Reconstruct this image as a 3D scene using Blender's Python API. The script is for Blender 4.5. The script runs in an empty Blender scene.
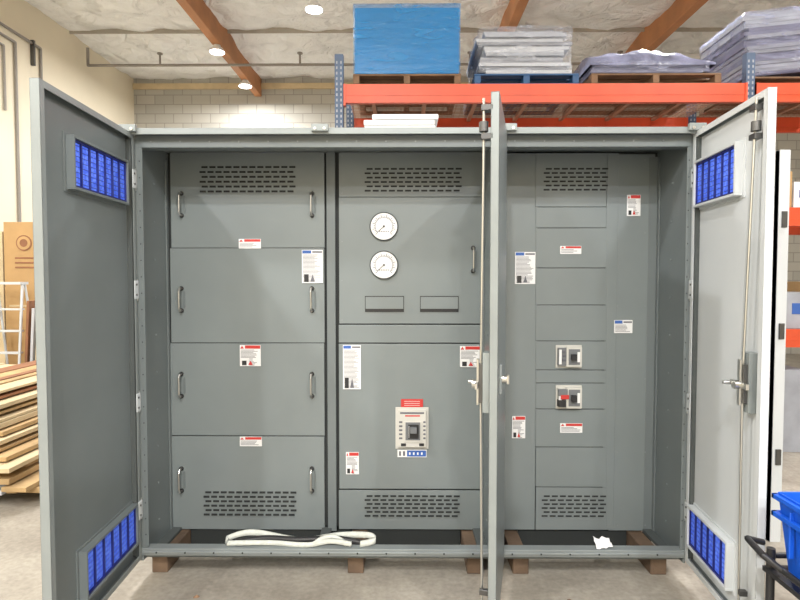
import bpy, bmesh, math, random
from mathutils import Matrix, Vector, Euler, noise
random.seed(7)
scene=bpy.context.scene
try:
    scene.view_settings.view_transform='Standard'
    scene.view_settings.look='None'
except Exception: pass

# ------------------------------------------------------------ camera (calibrated)
CAMZ=1.68; F=555.0; PITCH=2.2; YAW=0.5
cd=bpy.data.cameras.new('camera'); cam=bpy.data.objects.new('camera',cd)
scene.collection.objects.link(cam); scene.camera=cam
cd.sensor_width=36; cd.lens=F/800*36; cd.clip_start=0.05; cd.clip_end=200
cam.location=(0,0,CAMZ); cam.rotation_euler=Euler((math.radians(90-PITCH),0,math.radians(YAW)))
RM=cam.rotation_euler.to_matrix()
def S(u,v,Y):
    """image pixel (u,v) cast through the camera -> metres (X,Z) on the vertical plane at depth Y"""
    d=RM@Vector((u-400,300-v,-F)); t=Y/d.y  # camera ray through image pixel u,v, scaled to reach depth Y
    return d.x*t, CAMZ+d.z*t

# ------------------------------------------------------------ materials
def new_mat(name):
    m=bpy.data.materials.new(name); m.use_nodes=True
    n=m.node_tree.nodes; l=m.node_tree.links
    return m,n,l,n['Principled BSDF']
def mat(name,col,rough=.5,metal=0,var=.06,scale=6,bump=0,bscale=60,emit=0,spec=None):
    m,n,l,b=new_mat(name)
    tc=n.new('ShaderNodeTexCoord'); nz=n.new('ShaderNodeTexNoise'); nz.inputs['Scale'].default_value=scale
    nz.inputs['Detail'].default_value=5
    l.new(tc.outputs['Object'],nz.inputs['Vector'])
    cr=n.new('ShaderNodeValToRGB')
    cr.color_ramp.elements[0].position=.3; cr.color_ramp.elements[1].position=.7
    cr.color_ramp.elements[0].color=tuple(max(0,c*(1-var)) for c in col)+(1,)
    cr.color_ramp.elements[1].color=tuple(min(1,c*(1+var)) for c in col)+(1,)
    l.new(nz.outputs['Fac'],cr.inputs['Fac']); l.new(cr.outputs['Color'],b.inputs['Base Color'])
    b.inputs['Roughness'].default_value=rough; b.inputs['Metallic'].default_value=metal
    if spec is not None: b.inputs['Specular IOR Level'].default_value=spec
    if bump:
        n2=n.new('ShaderNodeTexNoise'); n2.inputs['Scale'].default_value=bscale; n2.inputs['Detail'].default_value=4
        l.new(tc.outputs['Object'],n2.inputs['Vector'])
        bp=n.new('ShaderNodeBump'); bp.inputs['Strength'].default_value=bump; bp.inputs['Distance'].default_value=.02
        l.new(n2.outputs['Fac'],bp.inputs['Height']); l.new(bp.outputs['Normal'],b.inputs['Normal'])
    if emit:
        b.inputs['Emission Color'].default_value=tuple(col)+(1,); b.inputs['Emission Strength'].default_value=emit
    return m
GREY=mat('grey_powder_paint',(.198,.226,.230),.33,0,.05,2.5,.05,400)
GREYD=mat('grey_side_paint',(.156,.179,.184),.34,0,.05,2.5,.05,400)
GREYL=mat('light_grey_and_lit_door_paint',(.60,.63,.65),.4,0,.03,2,.04,400)  # also lightens the right door's inner face in place of stronger light
TRIM=mat('galvanised_trim',(.25,.277,.28),.4,.2,.06,5)
GAP=mat('dark_gap',(.03,.034,.035),.8)
GASK=mat('gasket',(.07,.08,.08),.8)
SLOT=mat('slot_dark',(.02,.024,.024),.8)
STEEL=mat('bright_steel',(.62,.62,.6),.28,1,.05,10)
DSTEEL=mat('dark_steel',(.12,.12,.12),.4,.8)
WHITE=mat('label_white',(.8,.8,.8),.5,0,.02)
TXT=mat('label_print',(.13,.13,.15),.6)
RED=mat('label_red',(.56,.04,.035),.5)
BLUEL=mat('label_blue',(.04,.12,.42),.5)
BLACK=mat('black_plastic',(.02,.02,.022),.45)
GBLK=mat('breaker_grey',(.16,.17,.18),.5)
DIAL=mat('dial_white',(.78,.78,.77),.4,0,.01)
ORANGE=mat('orange_rack_paint',(.66,.085,.03),.38,0,.12,4)
RBLUE=mat('blue_upright_paint',(.07,.11,.19),.5,0,.1,8)
WIRE=mat('wire_deck',(.36,.20,.13),.5,.3)  # orange-brown tint stands in for orange light on the deck underside
WOOD=mat('pine_lumber',(.46,.31,.15),.7,0,.25,3,.2,30)
WOOD2=mat('pale_plank',(.60,.48,.30),.7,0,.15,3,.2,30)
WOOD3=mat('red_brown_plank',(.27,.12,.06),.65,0,.2,3)
SKID=mat('skid_wood',(.20,.12,.07),.8,0,.25,6,.2,40)
DSKID=mat('shaded_skid_wood',(.13,.085,.055),.8,0,.3,6,.2,40)  # skid wood darkened to paint in the shade under the cabinet
BEAM=mat('glulam_beam',(.47,.21,.09),.6,0,.2,2,.15,20)
CARD=mat('cardboard',(.46,.29,.13),.8,0,.08,4)
BLUES=mat('blue_sheet_stock',(.018,.20,.50),.25,0,.10,2,.2,5)
BLUEP=mat('blue_pallet',(.02,.08,.20),.5,0,.1)
BLUEB=mat('blue_bin_plastic',(.01,.10,.60),.35,0,.05)
SHEET=mat('grey_sheet_stock',(.34,.36,.41),.4,0,.15,5)
SHEETD=mat('dark_sheet_stock',(.12,.12,.19),.4,0,.2,5)
STRAPM=mat('strap_webbing',(.60,.62,.57),.8,0,.1,40,.2,200)
PAPER=mat('crumpled_paper',(.8,.8,.8),.7)
PIPE=mat('painted_pipe',(.26,.24,.22),.5)
SEAM=mat('insulation_seam',(.40,.37,.32),.7)
LAMP=mat('lamp_lens',(1,.98,.95),.5,emit=20)

def filt():
    m,n,l,b=new_mat('blue_filter_media')
    tc=n.new('ShaderNodeTexCoord'); v=n.new('ShaderNodeTexVoronoi'); v.inputs['Scale'].default_value=60
    l.new(tc.outputs['Object'],v.inputs['Vector'])
    cr=n.new('ShaderNodeValToRGB'); cr.color_ramp.elements[0].position=.1; cr.color_ramp.elements[1].position=.7
    cr.color_ramp.elements[0].color=(.14,.26,.95,1); cr.color_ramp.elements[1].color=(.05,.12,.75,1)
    l.new(v.outputs['Distance'],cr.inputs['Fac']); l.new(cr.outputs['Color'],b.inputs['Base Color'])
    l.new(cr.outputs['Color'],b.inputs['Emission Color']); b.inputs['Emission Strength'].default_value=.28  # glow and pale speckles imitate outside light coming through the vents
    b.inputs['Roughness'].default_value=.7
    return m
FILT=filt()
FRAMEB=mat('filter_frame_navy',(.012,.018,.16),.5)
def wrapm(name,lo,hi,col=(.8,.82,.88)):
    m,n,l,b=new_mat(name)
    b.inputs['Base Color'].default_value=col+(1,); b.inputs['Roughness'].default_value=.16
    tc=n.new('ShaderNodeTexCoord'); mp=n.new('ShaderNodeMapping'); mp.inputs['Scale'].default_value=(.5,1,2.2); mp.inputs['Rotation'].default_value=(0,.35,0)
    l.new(tc.outputs['Object'],mp.inputs['Vector'])
    nz=n.new('ShaderNodeTexNoise'); nz.inputs['Scale'].default_value=7; nz.inputs['Detail'].default_value=8
    nz.inputs['Distortion'].default_value=1.0
    l.new(mp.outputs['Vector'],nz.inputs['Vector'])
    bp=n.new('ShaderNodeBump'); bp.inputs['Strength'].default_value=.8; bp.inputs['Distance'].default_value=.04
    l.new(nz.outputs['Fac'],bp.inputs['Height']); l.new(bp.outputs['Normal'],b.inputs['Normal'])
    mr=n.new('ShaderNodeMapRange'); mr.inputs['From Min'].default_value=.45; mr.inputs['From Max'].default_value=.75
    mr.inputs['To Min'].default_value=lo; mr.inputs['To Max'].default_value=hi
    l.new(nz.outputs['Fac'],mr.inputs['Value']); l.new(mr.outputs['Result'],b.inputs['Alpha'])
    return m
WRAP=wrapm('stretch_wrap',.12,.6,(.62,.65,.74))
WRAPD=wrapm('thin_stretch_wrap',.2,.65,(.36,.38,.54))
WRAPB=wrapm('blue_stretch_wrap',.35,.75,(.05,.28,.62))

# ------------------------------------------------------------ mesh builder
class B:
    def __init__(s,name,parent=None,M=None):
        s.name=name; s.parent=parent; s.bm=bmesh.new(); s.mats=[]; s.M=M
    def mi(s,m):
        if m not in s.mats: s.mats.append(m)
        return s.mats.index(m)
    def poly(s,vs,faces,m,smooth=False):
        k=s.mi(m); bv=[s.bm.verts.new(v) for v in vs]
        for f in faces:
            try:
                fc=s.bm.faces.new([bv[i] for i in f]); fc.material_index=k; fc.smooth=smooth
            except ValueError: pass
    def box(s,x0,x1,y0,y1,z0,z1,m,R=None):
        vs=[(x,y,z) for x in (x0,x1) for y in (y0,y1) for z in (z0,z1)]
        if R is not None:
            c=Vector(((x0+x1)/2,(y0+y1)/2,(z0+z1)/2)); vs=[R@(Vector(v)-c)+c for v in vs]
        s.poly(vs,[(0,1,3,2),(4,6,7,5),(0,4,5,1),(2,3,7,6),(0,2,6,4),(1,5,7,3)],m)
    def cyl(s,p0,p1,r,m,seg=12,r2=None):
        p0=Vector(p0);p1=Vector(p1);d=(p1-p0).normalized(); r2=r if r2 is None else r2
        a=d.orthogonal().normalized(); b=d.cross(a)
        vs=[];
        for p,rr in((p0,r),(p1,r2)):
            for i in range(seg):
                t=2*math.pi*i/seg; vs.append(p+a*math.cos(t)*rr+b*math.sin(t)*rr)
        fs=[(i,(i+1)%seg,seg+(i+1)%seg,seg+i) for i in range(seg)]
        s.poly(vs,fs,m,True)
        s.poly(vs[:seg],[tuple(range(seg))],m); s.poly(vs[seg:],[tuple(range(seg))],m)
    def tube(s,pts,r,m,seg=8):
        for a,b in zip(pts[:-1],pts[1:]): s.cyl(a,b,r,m,seg)
        k=s.mi(m)
        for p in pts[1:-1]:
            q=bmesh.ops.create_icosphere(s.bm,subdivisions=1,radius=r,matrix=Matrix.Translation(p))
            for v in q['verts']:
                for f in v.link_faces: f.material_index=k; f.smooth=True
    def done(s,bevel=0,seg=1):
        if s.M is not None: bmesh.ops.transform(s.bm,matrix=s.M,verts=s.bm.verts)
        bmesh.ops.recalc_face_normals(s.bm,faces=s.bm.faces)
        me=bpy.data.meshes.new(s.name); s.bm.to_mesh(me); s.bm.free()
        for m in s.mats: me.materials.append(m)
        o=bpy.data.objects.new(s.name,me); scene.collection.objects.link(o)
        if s.parent: o.parent=s.parent
        if bevel:
            md=o.modifiers.new('bevel','BEVEL'); md.width=bevel; md.segments=seg; md.limit_method='ANGLE'; md.harden_normals=False
        return o
def empty(name,loc=(0,0,0)):
    e=bpy.data.objects.new(name,None); scene.collection.objects.link(e); e.empty_display_size=.1
    return e

# ------------------------------------------------------------ room
XL,XR,YB,YF,H=-6.0,11.0,12.4,-8.0,6.08
def concrete():
    m,n,l,b=new_mat('concrete_floor')
    tc=n.new('ShaderNodeTexCoord'); nz=n.new('ShaderNodeTexNoise'); nz.inputs['Scale'].default_value=1.6; nz.inputs['Detail'].default_value=10; nz.inputs['Roughness'].default_value=.7
    l.new(tc.outputs['Object'],nz.inputs['Vector'])
    cr=n.new('ShaderNodeValToRGB'); cr.color_ramp.elements[0].position=.32; cr.color_ramp.elements[1].position=.68
    cr.color_ramp.elements[0].color=(.30,.265,.22,1); cr.color_ramp.elements[1].color=(.54,.495,.42,1)
    l.new(nz.outputs['Fac'],cr.inputs['Fac'])
    n2=n.new('ShaderNodeTexNoise'); n2.inputs['Scale'].default_value=35; n2.inputs['Detail'].default_value=6
    l.new(tc.outputs['Object'],n2.inputs['Vector'])
    mx=n.new('ShaderNodeMix'); mx.data_type='RGBA'; mx.blend_type='MULTIPLY'; mx.inputs[0].default_value=.5
    l.new(cr.outputs['Color'],mx.inputs[6]); l.new(n2.outputs['Fac'],mx.inputs[7])
    l.new(mx.outputs[2],b.inputs['Base Color']); b.inputs['Roughness'].default_value=.55
    bp=n.new('ShaderNodeBump'); bp.inputs['Strength'].default_value=.1; l.new(n2.outputs['Fac'],bp.inputs['Height']); l.new(bp.outputs['Normal'],b.inputs['Normal'])
    return m
def blockm():
    m,n,l,b=new_mat('concrete_block_wall')
    tc=n.new('ShaderNodeTexCoord'); mp=n.new('ShaderNodeMapping'); mp.inputs['Rotation'].default_value=(math.radians(90),0,0)
    l.new(tc.outputs['Object'],mp.inputs['Vector'])
    br=n.new('ShaderNodeTexBrick'); br.inputs['Scale'].default_value=1; br.inputs['Brick Width'].default_value=.41; br.inputs['Row Height'].default_value=.205
    br.inputs['Mortar Size'].default_value=.010; br.inputs['Color1'].default_value=(.42,.41,.375,1); br.inputs['Color2'].default_value=(.49,.475,.43,1); br.inputs['Mortar'].default_value=(.32,.305,.28,1)
    l.new(mp.outputs['Vector'],br.inputs['Vector']); l.new(br.outputs['Color'],b.inputs['Base Color']); b.inputs['Roughness'].default_value=.9
    return m
def insul():
    m,n,l,b=new_mat('ceiling_insulation')
    tc=n.new('ShaderNodeTexCoord')
    nz=n.new('ShaderNodeTexNoise'); nz.inputs['Scale'].default_value=2.6; nz.inputs['Detail'].default_value=7; nz.inputs['Roughness'].default_value=.55; nz.inputs['Distortion'].default_value=.8
    l.new(tc.outputs['Object'],nz.inputs['Vector'])
    cr=n.new('ShaderNodeValToRGB'); cr.color_ramp.elements[0].position=.30; cr.color_ramp.elements[1].position=.50
    cr.color_ramp.elements[0].color=(.84,.85,.86,1); cr.color_ramp.elements[1].color=(.95,.96,.97,1)
    l.new(nz.outputs['Fac'],cr.inputs['Fac']); l.new(cr.outputs['Color'],b.inputs['Base Color'])
    v=n.new('ShaderNodeTexVoronoi'); v.feature='DISTANCE_TO_EDGE'; v.inputs['Scale'].default_value=1.5
    mx=n.new('ShaderNodeVectorMath'); mx.operation='MULTIPLY_ADD'; mx.inputs[1].default_value=(.6,.6,.6)
    l.new(nz.outputs['Color'],mx.inputs[0]); l.new(tc.outputs['Object'],mx.inputs[2]); l.new(mx.outputs[0],v.inputs['Vector'])
    b1=n.new('ShaderNodeBump'); b1.inputs['Strength'].default_value=1.0; b1.inputs['Distance'].default_value=.2; l.new(v.outputs['Distance'],b1.inputs['Height'])
    bp=n.new('ShaderNodeBump'); bp.inputs['Strength'].default_value=.5; bp.inputs['Distance'].default_value=.14
    l.new(nz.outputs['Fac'],bp.inputs['Height']); l.new(b1.outputs['Normal'],bp.inputs['Normal']); l.new(bp.outputs['Normal'],b.inputs['Normal']); b.inputs['Roughness'].default_value=.42
    return m
CREAM=mat('cream_plaster',(.77,.705,.56),.8,0,.04,1.2,.05,30)
b=B('floor'); b.box(XL-.2,XR+.2,YF-.2,YB+.2,-.2,0,concrete()); b.done()
b=B('wall_left'); b.box(XL-.2,XL,YF,YB,0,H+.3,CREAM); b.done()
b=B('wall_back'); b.box(XL-.2,XR+.2,YB,YB+.2,0,H+.3,blockm()); b.done()
b=B('wall_right'); b.box(XR,XR+.2,YF,YB,0,H+.3,CREAM); b.done()
b=B('wall_front'); b.box(XL-.2,XR+.2,YF-.2,YF,0,H+.3,CREAM); b.done()
INS=insul()
b=B('ceiling'); nx,ny=140,220; vs=[]
for j in range(ny+1):
    for i in range(nx+1):
        x=XL+(XR-XL)*i/nx; y=YF+(YB-YF)*j/ny
        sag=.09*abs(math.sin(math.pi*(y-.3)/2.44))**.7+.06*noise.noise(Vector((x*1.6,y*1.8,0)))+.03*noise.noise(Vector((x*4,y*4,4)))
        vs.append((x,y,H+.05-sag))
fs=[(j*(nx+1)+i,j*(nx+1)+i+1,(j+1)*(nx+1)+i+1,(j+1)*(nx+1)+i) for j in range(ny) for i in range(nx)]
b.poly(vs,fs,INS,True); b.done()
b=B('ceiling_roof_deck'); b.box(XL-.2,XR+.2,YF-.2,YB+.2,H+.3,H+.4,CREAM); b.done()
for k,x in enumerate((-3.24,1.72,4.32,7.2,10.2)):
    b=B('ceiling_beam'); b.box(x-.075,x+.075,YF,YB,H-.38,H+.25,BEAM)
    b.done(.008)
b=B('ceiling_seams')
for j in range(9):
    y=.3+2.44*(j-3); b.box(XL,XR,y-.012,y+.012,H-.02,H+.1,SEAM)
b.done()
b=B('trim_1'); b.box(XL,XR,YB-.05,YB,H-.22,H-.1,WOOD2); b.done()

# sprinkler + conduit
e=empty('sprinkler_pipe')
b=B('main',e); Yp=10.4
xa,_=S(88,64,Yp); xb,_=S(760,66,Yp); za=5.63
b.tube([(xa,Yp,za+.32),(xa,Yp,za),(xb,Yp,za)],.026,PIPE)
for u in (160,300,470,620):
    xx,_=S(u,60,Yp); b.cyl((xx,Yp,za),(xx,Yp,za+.2),.018,PIPE); b.cyl((xx,Yp,za+.2),(xx,Yp,za+.22),.05,PIPE)
b.done()
b=B('wall_conduit')
X=XL+.025
b.tube([(X,3,5.45),(X,9.2,5.45),(X,9.2,4.9)],.022,PIPE)
b.tube([(X,3,5.3),(X,8.6,5.3),(X,8.6,2.1)],.022,PIPE)
b.tube([(X,3,5.15),(X,8.35,5.15),(X,8.35,4.2)],.018,PIPE)
b.box(XL+.001,XL+.1,8.5,8.7,1.8,2.1,TRIM); b.box(XL+.001,XL+.1,9.1,9.3,4.7,4.9,TRIM)
for y in (7.2,8.0,9.0): b.box(XL+.001,XL+.06,y-.02,y+.02,5.1,5.5,DSTEEL)
b.done()

# high bay lamps
def lamp(x,y,p,stem=.34,z=H-.5):
    e=bpy.data.objects.new('high_bay_lamp',None); scene.collection.objects.link(e); e.empty_display_size=.1
    e.location=(x,y,z)
    b=B('housing',e)
    b.cyl((0,0,0),(0,0,.06),.13,WHITE,20,.10); b.cyl((0,0,.06),(0,0,.115),.06,WHITE,12)
    if stem: b.cyl((0,0,.11),(0,0,stem),.008,PIPE,6)
    b.cyl((0,0,-.008),(0,0,0),.12,LAMP,20)
    b.done()
    ld=bpy.data.lights.new('light','AREA'); ld.shape='DISK'; ld.size=.3; ld.energy=p; ld.color=(1,.985,.96)
    lo=bpy.data.objects.new('light',ld); scene.collection.objects.link(lo); lo.parent=e; lo.location=(0,0,-.02)
lamp(-3.24,9.7,135,0,H-.496); lamp(-3.24,11.4,110,0,H-.496)
for x,y,p in ((-1.32,8.2,175),
              (-3.7,1.0,225),(-3.7,-3.0,345),(-.6,-1.6,310),(.6,-5.0,400),(2.7,-2.4,270),(3.8,2.6,125),(3.1,6.3,170),(6,5,190),(6.2,-2,180),(-4.6,5.2,140)):
    lamp(x,y,p)
w=bpy.data.worlds.new('world'); scene.world=w; w.use_nodes=True
w.node_tree.nodes['Background'].inputs[0].default_value=(1,.99,.97,1); w.node_tree.nodes['Background'].inputs[1].default_value=.3

# ------------------------------------------------------------ switchgear
YFt=3.04; YP=3.42
cab1=empty('switchgear_cabinet'); cab2=empty('switchgear_cabinet.001')
X0=-1.4625; X1=.485; X2=.515; X3=1.545
ZB=.10; ZT=2.485
SK=(-1.40,-.28,.40,.66,1.44)
def shell(par,xa,xb):
    b=B('frame',par)
    b.box(xa-.02,xa,YFt,4.3,ZB,ZT-.03,GREYD); b.box(xb,xb+.015,YFt,4.3,ZB,ZT-.03,GREYD)
    b.box(xa-.02,xb+.015,4.29,4.3,ZB,ZT-.03,GREYD)
    b.box(xa-.02,xb+.015,YFt+.02,4.3,2.455,2.465,GREYD)
    b.box(xa-.02,xb+.015,YP+.03,4.3,ZB+.003,ZB+.011,GREYD)
    for x in ((xa,xb) if xb-xa<1.2 else (xa,(xa+xb)/2,xb)):
        xx=min(max(x,xa+.03),xb-.03); b.box(xx-.03,xx+.03,YFt+.05,YP+.04,ZB,ZB+.02,GASK)
    # added black strips behind the front bay stand in for shade under the cabinet
    cuts=[xa]+[v for s_ in SK if xa<s_<xb for v in (s_-.05,s_+.05)]+[xb]
    for q0,q1 in zip(cuts[::2],cuts[1::2]):
        if q1-q0>.02: b.box(q0,q1,YP+.012,YP+.018,.004,.125,SLOT)
    b.box(xa,xb,YP+.012,YP+.018,.1,.125,SLOT)
    b.box(xa,xb,YFt,YFt+.03,2.393,2.46,GREYD); b.box(xa,xb,YFt+.03,YFt+.07,2.393,2.40,GREYD)
    b.box(xa-.02,xb+.015,YFt-.01,YFt+.05,.135,.175,TRIM); b.box(xa,xb,YFt-.018,YFt-.01,.15,.162,TRIM)
    b.box(xa,xb,YFt+.04,YFt+.05,ZB,.14,GREYD)
    n=int((xb-xa)/.16)
    for i in range(n):
        x=xa+.08+i*.16; b.cyl((x,YFt-.003,2.425),(x,YFt+.001,2.425),.005,TRIM,8)
        b.cyl((x,YFt-.021,.156),(x,YFt-.017,.156),.005,SLOT,8)
    for x,s in ((xa,1),(xb,-1)):
        a,c=sorted((x,x+s*.03*(1 if s>0 else .6)))
        b.box(a,c,YFt,YFt+.006,.178,2.393,GREYD)
        for k in range(24):
            z=.25+k*.09; xm=(a+c)/2
            b.cyl((xm,YFt-.002,z),(xm,YFt+.001,z),.0035,SLOT,6)
        a,c=sorted((x,x+s*.008)); b.box(a,c,YP-.03,YP-.002,.11,2.40,GREYD)
        for k in range(10):
            z=.25+k*.22; b.cyl((x,YFt+.2,z),(x+s*.004,YFt+.2,z),.006,TRIM,8)
    b.done(.002)
    b=B('roof',par)
    b.box(xa-.075 if par is cab1 else xa-.02,xb+(.015 if par is cab1 else .06),YFt-.05,4.34,2.462,ZT,TRIM)
    b.box(xa-.02,xb+.015,YFt-.055,YFt-.05,2.45,ZT,TRIM)
    b.done(.003)
shell(cab1,X0,X1); shell(cab2,X2,X3)
b=B('joining_brackets',cab1)
for u in (320,508,128,697):
    x,_=S(u,133,YFt-.06); 
    b.box(x-.045,x+.045,YFt-.075,YFt-.05,2.462,ZT+.015,TRIM); b.cyl((x-.025,YFt-.08,2.475),(x-.025,YFt-.07,2.475),.009,STEEL,6); b.cyl((x+.025,YFt-.08,2.475),(x+.025,YFt-.07,2.475),.009,STEEL,6)
b.done(.002)

def plate(b,u0,v0,u1,v1,m=GREY,dy=0,th=.012,gap=.0018):
    xa,za=S(u0,v0,YP); xb,zb=S(u1,v1,YP)
    b.box(xa+gap,xb-gap,YP-dy,YP-dy+th,zb+gap,za-gap,m)
b=B('backing',cab1); b.box(X0+.001,X1-.001,YP+.019,YP+.024,.115,2.45,GAP); b.done()
b=B('backing',cab2); b.box(X2+.001,X3-.001,YP+.019,YP+.024,.115,2.45,GAP); b.done()
def screws(b,u0,v0,u1,v1,nx,ny):
    for i in range(nx):
        for j in range(ny):
            if 0<i<nx-1 and 0<j<ny-1: continue
            u=u0+(u1-u0)*i/(nx-1); v=v0+(v1-v0)*j/(ny-1); x,z=S(u,v,YP)
            b.cyl((x,YP-.003,z),(x,YP,z),.004,TRIM,6)
b=B('dead_front_panels',cab1)
for a,c in ((152,248),(248,343),(343,436),(436,530)): plate(b,169.5,a,325,c); screws(b,173,a+4,321,c-4,2,2)
b.box(X0+.001,S(169.5,300,YP)[0],YP-.002,YP+.01,.115,2.42,GREYD)
plate(b,326,149,337,531,GREYD,.006)
plate(b,338.5,152,490,197); plate(b,338.5,197,490,324); plate(b,338.5,324.5,490,343,GREY,.004)
plate(b,338.5,343.5,490,489.5); plate(b,338.5,490,490,530)
screws(b,342,156,486,193,2,2); screws(b,342,202,486,320,2,4); screws(b,342,347,486,486,2,2); screws(b,332,170,332.01,515,2,10)
b.done(.0025,2)
b=B('dead_front_panels',cab2)
plate(b,497,153,535,530); plate(b,607,153,613.5,530,GREY,.003); plate(b,614,154,649,531)
b.box(S(649.5,150,YP)[0],X3-.001,YP-.002,YP+.01,.115,2.42,GREYD)
ys=[153,207,228,268,305,341,370,383,409,447,487,530]
for a,c in zip(ys[:-1],ys[1:]): plate(b,535.5,a,606.5,c,GREY,.004); screws(b,538,a+3,604,c-3,2,2)
screws(b,617,160,645,525,2,6)
b.done(.0025,2)

def vents(par,u0,v0,u1,v1,cols,rows=6):
    b=B('vent_slots',par); xa,za=S(u0,v0,YP); xb,zb=S(u1,v1,YP); dx=(xb-xa)/cols; dz=(za-zb)/rows
    for r in range(rows):
        for c in range(cols):
            off=.25*dx if r%2 else -.0*dx
            x=xa+dx*(c+.08)+off; z=zb+dz*(r+.5)
            if x+dx*.75>xb+.01: continue
            b.box(x,x+dx*.74,YP-.0048,YP+.001,z-dz*.22,z+dz*.22,SLOT)
            b.box(x,x+dx*.74,YP-.0058,YP-.004,z-dz*.30,z-dz*.2,TRIM)
    b.done()
for q in ((199,165,295,194),(203,490,296,517),(364,167,461,193),(364,494,459,518)): vents(cab1,*q,12)
for q in ((543,167,607,192),(541,494,605,518)): vents(cab2,*q,8)

def label(par,u0,v0,u1,v1,kind='red',off=.0):
    b=B('warning_label' if kind=='red' else 'nameplate_label',par)
    xa,za=S(u0,v0,YP); xb,zb=S(u1,v1,YP); w=xb-xa; h=za-zb; y=YP-.006-off
    b.box(xa,xb,y,y+.006+off,zb,za,WHITE)
    hc=RED if kind=='red' else BLUEL
    hh=min(.3*h,.022)
    if kind=='red':
        b.box(xa+w*.25,xb-.002,y-.0006,y,za-hh,za-.002,hc)
        b.poly([(xa+.003,y-.0007,za-hh),(xa+w*.2,y-.0007,za-hh),(xa+w*.11,y-.0007,za-.003)],[(0,1,2)],RED)
    else:
        b.box(xa+.003,xa+w*.45,y-.0006,y,za-hh,za-.003,hc); b.box(xa+w*.5,xb-.004,y-.0006,y,za-hh*.8,za-hh*.35,TXT)
    z=za-hh-.007
    while z>zb+.006:
        ww=random.uniform(.6,.92); st=xa+.006 if (kind!='red' or z>zb+h*.4 or h<.06) else xa+w*.45
        b.box(st,max(st+.004,xa+w*ww),y-.0005,y,z-.0030,z,TXT); z-=.0078
    if h>.09:
        b.box(xa+w*.1,xa+w*.32,y-.0009,y,zb+.006,zb+h*.26,BLACK)
        b.poly([(xa+w*.4,y-.001,zb+.008),(xa+w*.62,y-.001,zb+.008),(xa+w*.51,y-.001,zb+h*.26)],[(0,1,2)],RED if kind=='red' else TXT)
    b.done()
for q in ((239,239,261,248.5,'red'),(302,250,323,283,'blue'),(240,345,261,366,'red'),(240,436.5,262,446,'red'),
          (343,345,361,389,'blue'),(460,346,481,367,'red'),(346,452,359,474,'red')): label(cab1,*q)
for q in ((515,252,535,284,'blue'),(560,246,581,254,'red'),(627,195,640,216,'red'),(614,320,632,333,'blue'),(512,416,525,438,'red'),(560,423,582,432.5,'red')): label(cab2,*q)

def handle(par,u,v0,v1):
    b=B('pull_handle',par); x,z1=S(u,v0,YP); _,z0=S(u,v1,YP); y=YP-.045
    b.tube([(x,YP,z1-.012),(x,y+.012,z1-.012),(x,y,z1-.03),(x,y,z0+.03),(x,y+.012,z0+.012),(x,YP,z0+.012)],.0065,STEEL,10)
    for z in(z1-.012,z0+.012): b.cyl((x,YP-.007,z),(x,YP,z),.014,BLACK,12)
    b.box(x+.012,x+.022,YP-.006,YP,z0+.03,z1-.03,GREYD)
    b.done()
for v in (204.5,299.5,385,479.5):
    handle(cab1,181.5,v-13,v+13); handle(cab1,312,v-13,v+13)
handle(cab1,473,246,273)
def annulus(b,x,z,r0,r1,y,m,a0=0,a1=360,n=40):
    vs=[];full=(a1-a0)==360
    for i in range(n if full else n+1):
        t=math.radians(a0+(a1-a0)*i/n); vs+= [(x+r0*math.cos(t),y,z+r0*math.sin(t)),(x+r1*math.cos(t),y,z+r1*math.sin(t))]
    k=len(vs)//2
    b.poly(vs,[(2*i,2*i+1,(2*i+3)%(2*k),(2*i+2)%(2*k)) for i in range(n if full else n)],m)
for v in (226.5,265):
    b=B('round_meter',cab1); x,z=S(384,v,YP); R=.084
    b.cyl((x,YP-.012,z),(x,YP,z),R,DIAL,40); 
    k=[];n=40
    for r,y in ((R-.003,YP-.013),(R-.001,YP-.016),(R+.003,YP-.014),(R+.004,YP)):
        for i in range(n): t=2*math.pi*i/n; k.append((x+r*math.cos(t),y,z+r*math.sin(t)))
    b.poly(k,[(a*n+i,a*n+(i+1)%n,(a+1)*n+(i+1)%n,(a+1)*n+i) for a in range(3) for i in range(n)],GASK,True)
    annulus(b,x,z,R*.62,R*.645,YP-.0132,TXT,-45,225)
    for i in range(28):
        t=math.radians(-45+270*i/27); r0=R*.64; r1=R*(.86 if i%3==0 else .76)
        R3=Matrix.Rotation(-t,3,'Y'); c=Vector((x+math.cos(t)*(r0+r1)/2,YP-.0125,z+math.sin(t)*(r0+r1)/2))
        b.box(c.x-(r1-r0)/2,c.x+(r1-r0)/2,YP-.0135,YP-.012,c.z-.0016,c.z+.0016,TXT,R3)
    for i in range(6): b.box(x-.03+i*.011,x-.024+i*.011,YP-.0135,YP-.012,z-.034,z-.028,TXT)
    t=math.radians(222); R3=Matrix.Rotation(-t,3,'Y'); c=Vector((x+math.cos(t)*R*.3,YP-.0145,z+math.sin(t)*R*.3))
    b.box(c.x-R*.34,c.x+R*.34,YP-.0155,YP-.0145,c.z-.0014,c.z+.0014,BLACK,R3)
    b.cyl((x,YP-.018,z),(x,YP-.012,z),.006,BLACK,12)
    b.done()
for u0,u1 in ((365,404),(420,458.5)):
    b=B('meter_window',cab1); xa,za=S(u0,296,YP); xb,zb=S(u1,312,YP)
    b.box(xa,xb,YP-.004,YP,zb,za,BLACK); b.box(xa+.004,xb-.004,YP-.006,YP-.003,zb+.02,za-.005,GREY)
    b.done()
b=B('main_breaker',cab1)
def pb(b,u0,v0,u1,v1,d,m,d0=0):
    xa,za=S(u0,v0,YP); xb,zb=S(u1,v1,YP); b.box(xa,xb,YP-d,YP-d0,zb,za,m)
CRM=mat('breaker_face',(.58,.57,.53),.5)
pb(b,395.5,407,428.5,448.5,.008,CRM); pb(b,398,409.5,426,446,.028,CRM)
pb(b,401,399,423,407,.006,RED); 
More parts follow.
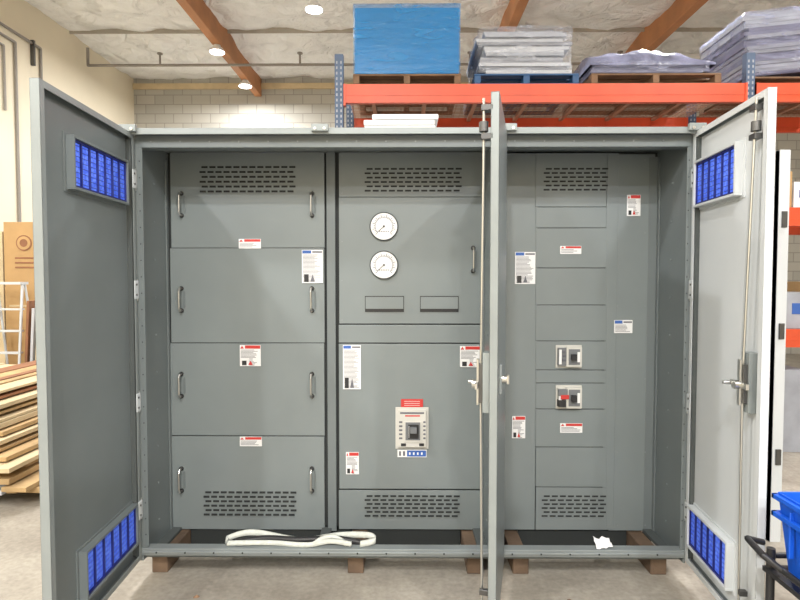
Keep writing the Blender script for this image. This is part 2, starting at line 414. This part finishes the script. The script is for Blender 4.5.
for k in range(3): pb(b,404,400.8+k*2,420,401.4+k*2,.0068,WHITE)
pb(b,404,420,422,441,.033,CRM); pb(b,405.5,421,420,438.5,.038,GBLK); pb(b,408,423,418.5,437,.042,BLACK); pb(b,410,425,416.5,430,.085,GBLK); pb(b,408.6,424,409.2,436,.043,WHITE)
pb(b,400,411,424,413,.029,TXT); pb(b,405,414,420,415.6,.029,RED)
for k in range(5): pb(b,399,420+k*4,402.5,422+k*4,.029,TXT); pb(b,423,420+k*4,425.5,422+k*4,.029,TXT)
pb(b,401,442,406,445,.0295,BLACK); pb(b,419,442,424,445,.0295,BLACK)
b.done(.0015)
b=B('breaker_nameplate',cab1); pb(b,397.5,449.5,426.5,457,.005,WHITE); pb(b,407,450.2,426,456.3,.0058,BLUEL)
for k in range(4): pb(b,409+k*4,452,410.5+k*4,454.5,.0064,WHITE)
pb(b,399,451,401,455.5,.0058,TXT); pb(b,403,451,405,455.5,.0058,TXT); b.done()
for i,(v0,v1) in enumerate(((345,367.5),(385,408.5))):
    b=B('feeder_breaker',cab2); m=(v0+v1)/2
    pb(b,555.5,v0,581,v1,.010,CRM); pb(b,557,v0+2.5,580,v1-2.5,.03,GBLK if i==0 else CRM)
    pb(b,565,v0+1.5,580,v1-1.5,.036,CRM)
    pb(b,567,v0+3.5,578,v1-3.5,.04,GBLK); pb(b,569,m-3,574,m+3,.065,BLACK)
    pb(b,557.5,v0+4,560,v1-4,.038,WHITE); pb(b,575.5,m-5,578,m+5,.041,WHITE)
    for k in range(3): pb(b,561,v0+5+k*4,564,v0+7+k*4,.037,TXT)
    if i: pb(b,557,v0+3,566,m-2,.039,GBLK); pb(b,559,m-3,567,m+1,.045,RED); pb(b,556.5,m+2,564,v1-3,.046,BLACK)
    b.done(.001)

# ------------------------------------------------------------ doors
def door_matrix(o,u,nrm):
    u=Vector(u).normalized(); nrm=Vector(nrm).normalized()
    return Matrix(((u.x,nrm.x,0,o[0]),(u.y,nrm.y,0,o[1]),(0,0,1,0),(0,0,0,1)))
def door(par,name,M,W,T,skin,filters,rim,zb=.12,zt=2.462,outer=None):
    b=B(name,par,M)
    b.box(0,W,-T,-T+.004,zb,zt,outer or GREYD)
    b.box(.03,W-.03,-T+.004,-T+.007,zb+.03,zt-.03,skin)
    for q in ((0,.004,zb,zt),(W-.004,W,zb,zt)): b.box(q[0],q[1],-T,0,q[2],q[3],rim)
    b.box(0,W,-T,0,zb,zb+.004,rim); b.box(0,W,-T,0,zt-.004,zt,rim)
    L=.03
    b.box(0,L,-.004,0,zb,zt,rim); b.box(W-L,W,-.004,0,zb,zt,rim); b.box(L,W-L,-.004,0,zb,zb+L,rim); b.box(L,W-L,-.004,0,zt-L,zt,rim)
    b.box(L,L+.008,-T+.006,-.006,zb+L,zt-L,GASK); b.box(W-L-.012,W-L,-T+.006,-.006,zb+L,zt-L,skin)
    for z in (.4,1.0,1.62,2.22):
        b.cyl((-.012,-.01,z-.06),(-.012,-.01,z+.06),.011,STEEL,10)
        b.cyl((-.012,-.01,z-.003),(-.012,-.01,z+.003),.0125,DSTEEL,10)
        b.box(-.01,.035,-.002,.004,z-.05,z+.05,GREYL)
        for dz in (-.028,.028): b.cyl((.018,.003,z+dz),(.018,.008,z+dz),.006,DSTEEL,8)
    b.done(.0015)
    for f0,f1,z0,z1,n in filters:
        b=B('air_filter',par,M); y0=-T+.006; d=.04
        fr=GREYD if skin is GREYD else GREYL
        t=.012
        b.box(f0-t,f1+t,y0,y0+d,z0-t,z0,fr); b.box(f0-t,f1+t,y0,y0+d,z1,z1+t,fr); b.box(f0-t,f0,y0,y0+d,z0,z1,fr); b.box(f1,f1+t,y0,y0+d,z0,z1,fr)
        b.box(f0-t*2.4,f1+t*2.4,y0,y0+.006,z0-t*2,z1+t*2,fr)
        b.box(f0,f1,y0+.006,y0+.012,z0,z1,FRAMEB)
        c=(f1-f0)/n
        for i in range(n):
            g=c*.07
            b.box(f0+c*i+g,f0+c*(i+1)-g,y0+.01,y0+.022,z0+.012,z1-.012,FILT)
            for k in range(1,9):
                zz=z0+(z1-z0)*k/9; b.box(f0+c*i+g,f0+c*(i+1)-g,y0+.022,y0+.0235,zz-.0012,zz+.0012,FRAMEB)
        for i in range(n+1): b.box(f0+c*i-c*.05,f0+c*i+c*.05,y0+.012,y0+.030,z0,z1,FRAMEB)
        for zz in (z0,z1-.010): b.box(f0,f1,y0+.012,y0+.030,zz,zz+.010,FRAMEB)
        b.done(.001)
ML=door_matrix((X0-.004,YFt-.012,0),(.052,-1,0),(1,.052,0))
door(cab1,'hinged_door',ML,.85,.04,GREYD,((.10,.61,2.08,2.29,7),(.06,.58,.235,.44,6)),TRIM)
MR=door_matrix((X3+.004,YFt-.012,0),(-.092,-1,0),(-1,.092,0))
door(cab2,'hinged_door',MR,.72,.036,GREYL,((.045,.47,2.07,2.29,6),(.05,.47,.235,.44,6)),GREYL)  # inner skin and rim painted paler to imitate light from the left
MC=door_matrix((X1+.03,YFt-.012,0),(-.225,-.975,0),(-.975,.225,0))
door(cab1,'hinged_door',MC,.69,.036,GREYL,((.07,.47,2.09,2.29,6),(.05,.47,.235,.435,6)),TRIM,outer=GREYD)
def latch(par,M,W,off,yo=.012):
    b=B('latch_mechanism',par,M); y=yo; u=W-off
    b.tube([(u+.04,y,2.44),(u+.03,y,2.30),(u+.0,y+.01,1.30)],.006,STEEL,8); b.tube([(u,y+.01,1.14),(u-.01,y,.2),(u-.012,y,.13)],.006,STEEL,8)
    for z in (2.40,2.28,.30,.17): b.box(u-.0,u+.05 if z>1 else u+.02,-.01,y+.01,z-.012,z+.012,DSTEEL)
    b.cyl((u+.04,y,2.3),(u+.04,y,2.34),.02,DSTEEL,12)
    b.box(u-.035,u+.03,-.034,y,1.10,1.36,TRIM); b.box(u-.022,u+.022,y,y+.018,1.14,1.31,DSTEEL)
    b.cyl((u,y+.018,1.22),(u,y+.048,1.22),.02,STEEL,14); b.box(u-.07,u+.07,y+.018,y+.03,1.208,1.232,STEEL)
    b.box(u-.012,u+.012,y+.018,y+.028,1.13,1.33,STEEL)
    b.cyl((u-.05,.0,1.22),(u-.05,y+.07,1.22),.009,STEEL,10)
    b.done(.001)
latch(cab2,MR,.72,.10); latch(cab1,MC,.69,.05,.03)
b=B('padlock_handle',cab1,MC)
b.box(.56,.60,-.048,-.036,1.17,1.30,TRIM); b.cyl((.58,-.036,1.235),(.58,-.07,1.235),.018,STEEL,14); b.box(.562,.598,-.08,-.068,1.215,1.255,STEEL); b.done(.002)

for i,x in enumerate(SK):
    b=B('wooden_skid'); b.box(x-.045,x+.045,YFt+.06,4.4,0,.099,DSKID); b.done(.004)
# strap draped along the sill
b=B('lifting_strap')
def ribbon(pts,h,t=.004,m=STRAPM):
    P=[Vector(p) for p in pts]; out=[]
    for k in range(len(P)-1):
        p0=P[max(k-1,0)];p1=P[k];p2=P[k+1];p3=P[min(k+2,len(P)-1)]
        for i in range(8):
            s=i/8; out.append(.5*((2*p1)+(-p0+p2)*s+(2*p0-5*p1+4*p2-p3)*s*s+(-p0+3*p1-3*p2+p3)*s**3))
    out.append(P[-1]); vs=[]
    for i,p in enumerate(out):
        a=out[max(i-1,0)];c=out[min(i+1,len(out)-1)]; d=(c-a).normalized(); nn=Vector((-d.y,d.x,0)).normalized()*t
        up=Vector((0,.7,.62))*h
        vs+= [p-nn,p+nn,p+nn+up,p-nn+up]
    fs=[]
    for i in range(len(out)-1):
        for j in range(4): fs.append((4*i+j,4*i+(j+1)%4,4*(i+1)+(j+1)%4,4*(i+1)+j))
    b.poly(vs,fs,m,True)
z=.177
ribbon([(-1.00,3.06,z+.005),(-1.01,3.10,z+.010),(-.88,3.15,z+.02),(-.6,3.12,z-.01),(-.38,3.14,z+.01),(-.21,3.12,z+.02),(-.17,3.08,z+.008),(-.25,3.05,z+.002)],.036)
ribbon([(-1.00,3.06,z+.003),(-.92,3.05,z+.01),(-.75,3.07,z+.002),(-.55,3.05,z+.0),(-.42,3.07,z+.012),(-.30,3.05,z+.005)],.028)
ribbon([(-.52,3.05,z+.0),(-.47,3.08,z+.02),(-.40,3.10,z+.02),(-.33,3.06,z)],.03)
ribbon([(-.97,3.085,z-.005),(-.8,3.10,z+.010),(-.6,3.08,z+.012),(-.4,3.10,z+.010),(-.25,3.085,z-.005)],.034,.004,BLACK)
b.done()
b=B('paper_scrap')
vs=[];n=6
for j in range(n):
    for i in range(n):
        vs.append((1.06+.018*i+.006*random.random(),3.035+.012*j,.176+.02*random.random()+.006*j))
b.poly(vs,[(j*n+i,j*n+i+1,(j+1)*n+i+1,(j+1)*n+i) for j in range(n-1) for i in range(n-1)],PAPER,False); b.done()
for (x,y) in ((.95,2.78),(.86,2.84),(-1.1,2.86)):
    b=B('floor_debris'); vs=[(x+.02*math.cos(k*1.05)*random.uniform(.6,1.2),y+.015*math.sin(k*1.05),.001) for k in range(6)]+[(x,y,.012)]
    b.poly(vs,[(k,(k+1)%6,6) for k in range(6)]+[tuple(range(6))],SKID); b.done()
b=B('paper_parcel')
xa,_=S(366,125,3.6); xb,_=S(437,125,3.6)
for k in range(7):
    j=random.uniform(-.015,.015); b.box(xa+j+(.03 if k==6 else 0),xb+j,3.6,3.95,ZT+.001+k*.036,ZT+.034+k*.036,WHITE)
b.done(.006,2)

# ------------------------------------------------------------ pallet rack
YR0,YR1=5.3,6.4
_,zt=S(500,84.5,YR0); _,zbm=S(500,103,YR0); zbt=zt
rack=empty('pallet_rack')
def upright(x):
    b=B('upright_frame',rack)
    for y in (YR0+.03,YR1-.03):
        top=S(400,54,YR0)[1]
        b.box(x-.04,x+.04,y-.035,y-.031,0,top,RBLUE); b.box(x-.04,x-.036,y-.031,y+.035,0,top,RBLUE); b.box(x+.036,x+.04,y-.031,y+.035,0,top,RBLUE)
        z=.1
        while z<top-.05:
            for dx in (-.02,.02): b.box(x+dx-.007,x+dx+.007,y-.0365,y-.034,z,z+.025,SHEET)
            z+=.05
        b.box(x-.07,x+.07,y-.06,y+.06,0,.01,RBLUE)
    z=.3
    while z<3.4:
        b.cyl((x,YR0+.03,z),(x,YR1-.03,z),.016,RBLUE,6); b.cyl((x,YR0+.03,z),(x,YR1-.03,z+.55),.014,RBLUE,6); z+=.62
    b.done()
xu=[S(339,90,YR0)[0],S(750,90,YR0)[0]]; xu.append(xu[1]+2.9)
for x in xu: upright(x)
levels=[zt,2.35,1.2]
for k,(xa,xb) in enumerate(zip(xu[:-1],xu[1:])):
    for z in levels:
        b=B('shelf_level',rack); hh=zbt-zbm
        for y in (YR0-.02,YR1-.03):
            b.box(xa+.045,xb-.045,y,y+.05,z-hh,z,ORANGE); b.box(xa+.045,xb-.045,y-.003,y,z-hh*.62,z-hh*.55,ORANGE)
            for x in (xa+.045,xb-.06): b.box(x,x+.02,y-.012,y+.06,z-hh*1.15,z,ORANGE)
        x=xa+.3
        while x<xb-.2: b.box(x-.02,x+.02,YR0+.03,YR1-.03,z-.045,z-.012,WIRE if z>3 else TRIM); x+=.52
        y=YR0
        while y<YR1: b.box(xa+.05,xb-.05,y-.003,y+.003,z-.012,z-.004,WIRE); y+=.05
        x=xa+.06
        while x<xb-.05: b.box(x-.0025,x+.0025,YR0,YR1,z-.005,z,WIRE); x+=.065
        b.done()
def pallet(name,x0,x1,y0,y1,z,m):
    b=B(name)
    for x in (x0,(x0+x1)/2-.03,x1-.06): b.box(x,x+.06,y0,y1,z+.018,z+.09,m)
    n=7
    for i in range(n):
        y=y0+(y1-y0-.1)*i/(n-1); b.box(x0,x1,y,y+.1,z+.09,z+.108,m)
        if i%3==0: b.box(x0,x1,y,y+.1,z,z+.018,m)
    b.done(.003); return z+.109
def wrapshell(b,x0,x1,y0,y1,z0,z1,amp=.02,nx=18,nz=8,wm=None):
    def ring(z,g):
        pts=[]
        for i in range(nx): pts.append((x0-g+(x1-x0+2*g)*i/nx,y0-g,z))
        for i in range(nx): pts.append((x1+g,y0-g+(y1-y0+2*g)*i/nx,z))
        for i in range(nx): pts.append((x1+g-(x1-x0+2*g)*i/nx,y1+g,z))
        for i in range(nx): pts.append((x0-g,y1+g-(y1-y0+2*g)*i/nx,z))
        return pts
    vs=[]; N=4*nx; cx=(x0+x1)/2; cy=(y0+y1)/2
    for k in range(nz+1):
        z=z0+(z1-z0)*k/nz
        for p in ring(z,.012):
            d=amp*noise.noise(Vector((p[0]*6,p[1]*6,z*14))); q=Vector((p[0]-cx,p[1]-cy,0)).normalized()*abs(d)
            vs.append((p[0]+q.x,p[1]+q.y,p[2]))
    for p in ring(z1+.012,-.12): vs.append((p[0],p[1],z1+.015+amp*noise.noise(Vector((p[0]*5,p[1]*5,3)))))
    fs=[(k*N+i,k*N+(i+1)%N,(k+1)*N+(i+1)%N,(k+1)*N+i) for k in range(nz+1) for i in range(N)]
    b.poly(vs,fs+[tuple((nz+1)*N+i for i in range(N))],wm or WRAP,True)
def sheets(name,x0,x1,y0,y1,z0,z1,m,t=.02,jit=.01,wm=None,ms=None,tilt=0,amp=.02,extra=None,fill=.9):
    b=B(name); z=z0+.001; ms=ms or [m]
    while z+t<=z1+.004:
        j=random.uniform(-jit,jit); j2=random.uniform(-jit,jit)
        b.box(x0+j,x1+j2,y0+random.uniform(0,jit),y1,z,z+t*fill,random.choice(ms)); z+=t
    if wm: wrapshell(b,x0,x1,y0,y1,z0+.001,z1,amp,wm=wm)
    if extra: extra(b)
    if tilt:
        c=Vector((x0,y0,z0)); b.M=Matrix.Translation(c)@Matrix.Rotation(tilt,4,'Y')@Matrix.Translation(-c)
    return b.done()
yl=YR0+.02
xa,_=S(355,50,yl); xb,zl=S(459,4,yl)
z=pallet('wooden_pallet',xa-.02,xb+.02,yl,6.3,zt+.001,SKID)
sheets('blue_sheet_stack',xa,xb,yl,6.25,z,zl,BLUES,.047,.002,WRAPB,amp=.01,fill=.985)
xa,_=S(481,50,yl); xb,zl=S(569,27,yl)
z=pallet('plastic_pallet',xa-.06,xb+.1,yl,6.3,zt+.001,BLUEP)
DK=mat('sheet_edge',(.22,.23,.26),.5)
LTS=mat('pale_sheet',(.50,.52,.56),.45)
sheets('grey_sheet_stack',xa,xb,yl,6.2,z,zl,SHEET,.034,.05,WRAP,[SHEET,SHEET,DK,LTS],amp=.05)
xa,_=S(594,50,yl); xb,zl=S(720,46,yl)
z=pallet('wooden_pallet.001',xa-.02,xb+.02,yl,6.3,zt+.001,SKID)
FROST=mat('frosted_film',(.19,.20,.30),.22,0,.5,5,.8,9)
def mound(b):
    n=30;m=12;vs=[]
    for i in range(n+1):
        t=i/n; x=xa-.04+(xb-xa)*t
        prof=.04+.15*max(0,math.sin(math.pi*(t*.80+.16)))
        for j in range(m+1):
            a=math.pi*j/m; r=prof*(1+.25*noise.noise(Vector((x*6,j,1))))
            vs.append((x,yl+.44-.46*math.cos(a),zl-.19+.012+r*1.15*math.sin(a)**.6))
    fs=[(i*(m+1)+j,i*(m+1)+j+1,(i+1)*(m+1)+j+1,(i+1)*(m+1)+j) for i in range(n) for j in range(m)]+[tuple(range(m+1)),tuple(n*(m+1)+j for j in range(m+1))]
    b.poly(vs,fs,FROST,True)
sheets('wrapped_sheet_bundle',xa,xb-.12,yl,6.2,z,zl-.14,SHEETD,.03,.05,WRAPD,[SHEETD,DK,SHEETD],amp=.06,extra=mound)
yq=YR0+.12
xa=S(748,80,yq)[0]; xb=xa+1.25
z=pallet('wooden_pallet.002',xa,xb,yq,6.3,zt+.001,SKID)
b=B('dunnage_block'); b.box(xb-.35,xb-.25,yq,6.2,z+.001,z+.085,SKID); b.done()
sheets('wrapped_panel_stack',xa+.02,xb,yq,6.2,z+.002,z+.60,SHEET,.035,.03,WRAPD,[SHEET,DK,SHEETD,SHEETD],tilt=-.10,amp=.05,fill=.97)
for z0,items in ((2.35,((.1,.3,.35,CARD),(.42,.3,.25,WHITE),(.8,.5,.3,SHEET),(1.5,.6,.5,CARD))),(1.2,((.1,.25,.5,WHITE),(.38,.3,.35,SHEET),(.8,.7,.45,CARD),(1.7,.8,.6,SHEET))),(0,((.1,.5,.8,SHEET),(.7,.3,.6,WHITE),(1.1,.8,.7,CARD)))):
    for dx,w_,h,m in items:
        b=B('stored_carton'); x=xu[1]+.05+dx
        b.box(x,x+w_,YR0+.05,6.0,z0+.001,z0+h,m); b.box(x+w_*.45,x+w_*.55,YR0+.048,6.002,z0+h,z0+h+.002,WOOD2)
        b.box(x+.05,x+.2,YR0+.045,YR0+.05,z0+h*.4,z0+h*.7,WHITE if m is CARD else BLUEL); b.done(.005)
b=B('spare_cabinet_panel'); xa,_=S(776,300,3.5); xb,_=S(787,300,3.5)
b.box(xa,xb,3.5,3.55,0,2.48,GREYL); b.box(xa,xa+.004,3.5,4.3,0,2.48,GREYL); b.box(xa,xb,4.25,4.3,0,2.48,TRIM)
for zz in (.5,1.3,2.0): b.box(xa+.02,xb-.015,3.49,3.5,zz,zz+.1,DSTEEL)
b.done(.003)

# ------------------------------------------------------------ left goods
b=B('lumber_stack')
for lay in range(15):
    z=.09+lay*.047; x=-4.6+random.uniform(-.06,.05)
    while x<-2.80-lay*.04:
        w_=random.choice((.09,.14,.19,.24)); y0=3.95+lay*.02+random.uniform(-.12,.2)
        b.box(x,x+w_-.006,y0,y0+random.uniform(1.5,1.75),z,z+random.choice((.022,.034,.042)),random.choice((WOOD,WOOD2,WOOD2,WOOD,WOOD3 if lay>9 else WOOD,LTS if lay<4 else WOOD2)),Matrix.Rotation(random.uniform(-.02,.02),3,'Z')); x+=w_
for y in (4.3,5.4): b.box(-4.6,-2.85,y,y+.09,0,.088,SKID)
b.done(.002)
b=B('leaning_board_bundle')
for k in range(9):
    x0=-5.5+k*.11; R=Matrix.Rotation(math.radians(8+k),3,'Y')
    b.box(x0,x0+.03,7.6+random.uniform(-.1,.1),8.6+random.uniform(-.3,.3),.06,1.35+random.uniform(-.3,.3),random.choice((WOOD2,WHITE,WOOD3,CARD,GREYL)),R)
b.done(.002)
b=B('cardboard_crate')
x0,zc=S(11,222,7.05); x1,_=S(36,222,7.05)
b.box(x0-.1,x1,7.05,7.4,0,zc,CARD); b.box(x0-.05,x1-.05,7.045,7.05,zc*.55,zc*.56,WOOD2)
b.box(x0-.7,x0-.12,7.05,7.4,0,zc-.12,WOOD2); b.box(x0-.66,x0-.16,7.045,7.05,zc-.5,zc-.45,WOOD3)
cx=(x0+x1)/2; cz=S(20,243,7.05)[1]
for r,mm,y in ((.1,WOOD3,7.043),(.085,CARD,7.041),(.05,WOOD3,7.039)): b.cyl((cx,y,cz),(cx,7.05,cz),r,mm,24)
for k in range(3): b.box(cx-.12,cx+.12,7.044,7.05,cz-.2-k*.06,cz-.18-k*.06,WOOD3)
b.done(.006)
b=B('step_ladder')
for sx in (0,.42):
    b.tube([(-5.0+sx,6.46,.0),(-4.98+sx*.8,6.70,1.62)],.016,GREYL,6); b.tube([(-5.0+sx,6.99,.0),(-4.98+sx*.8,6.74,1.62)],.014,GREYL,6)
for k in range(1,6):
    z=k*.26; t=z/1.62; b.box(-5.0+.02*t,-4.58-.064*t,6.44+.24*t,6.52+.24*t,z,z+.02,GREYL)
b.box(-4.99,-4.63,6.65,6.79,1.61,1.64,GREYL)
b.done()
b=B('plywood_offcuts')
for k in range(8): b.box(-4.50+k*.06,-4.47+k*.06,6.5,6.98,.03,1.42-k*.09,(WOOD3,LTS,WOOD2,LTS,CARD,WOOD3,WHITE,WOOD)[k],Matrix.Rotation(.06,3,'Y'))
b.done()
# utility cart with bin
e=empty('utility_cart')
b=B('frame',e)
cx0,cx1,cy0,cy1=1.47,2.2,1.35,2.2
for x in (cx0,cx1):
    for y in (cy0,cy1):
        b.cyl((x,y,.12),(x,y,.60),.016,BLACK,10); b.cyl((x-.02,y,.06),(x+.02,y,.06),.059,BLACK,18); b.box(x-.025,x+.025,y-.02,y+.02,.1,.13,DSTEEL)
for z in (.16,.50): 
    b.box(cx0-.02,cx1+.02,cy0-.02,cy1+.02,z,z+.02,BLACK)
    b.tube([(cx0-.02,cy0-.02,z+.06),(cx0-.02,cy1+.02,z+.06),(cx1+.02,cy1+.02,z+.06),(cx1+.02,cy0-.02,z+.06),(cx0-.02,cy0-.02,z+.06)],.012,BLACK)
b.tube([(cx0-.02,cy1-.1,.56),(cx0-.07,cy1-.06,.6),(cx0-.07,cy1+.04,.62),(cx0+.0,cy1+.05,.6)],.013,BLACK)
b.done()
b=B('blue_storage_bin')
def tapered(b,x0,x1,y0,y1,z0,z1,ta,m,t=.006):
    o=[(x0+ta,y0+ta,z0),(x1-ta,y0+ta,z0),(x1-ta,y1-ta,z0),(x0+ta,y1-ta,z0),(x0,y0,z1),(x1,y0,z1),(x1,y1,z1),(x0,y1,z1)]
    i=[(x0+ta+t,y0+ta+t,z0+t),(x1-ta-t,y0+ta+t,z0+t),(x1-ta-t,y1-ta-t,z0+t),(x0+ta+t,y1-ta-t,z0+t),(x0+t,y0+t,z1),(x1-t,y0+t,z1),(x1-t,y1-t,z1),(x0+t,y1-t,z1)]
    fs=[(0,3,2,1)]+[(k,(k+1)%4,4+(k+1)%4,4+k) for k in range(4)]+[(8,9,10,11)]+[(8+k,12+k,12+(k+1)%4,8+(k+1)%4) for k in range(4)]+[(4+k,4+(k+1)%4,12+(k+1)%4,12+k) for k in range(4)]
    b.poly(o+i,fs,m)
tapered(b,1.49,2.1,1.5,2.2,.521,.83,.03,BLUEB)
for z in (.80,.73): 
    b.box(1.475,2.115,1.485,1.5,z,z+.02,BLUEB); b.box(1.475,2.115,2.2,2.215,z,z+.02,BLUEB); b.box(1.475,1.495,1.485,2.215,z,z+.02,BLUEB); b.box(2.095,2.115,1.485,2.215,z,z+.02,BLUEB)
for k in range(6): b.box(1.48,1.50,1.56+k*.11,1.57+k*.11,.60,.78,BLUEB)
b.done(.002)
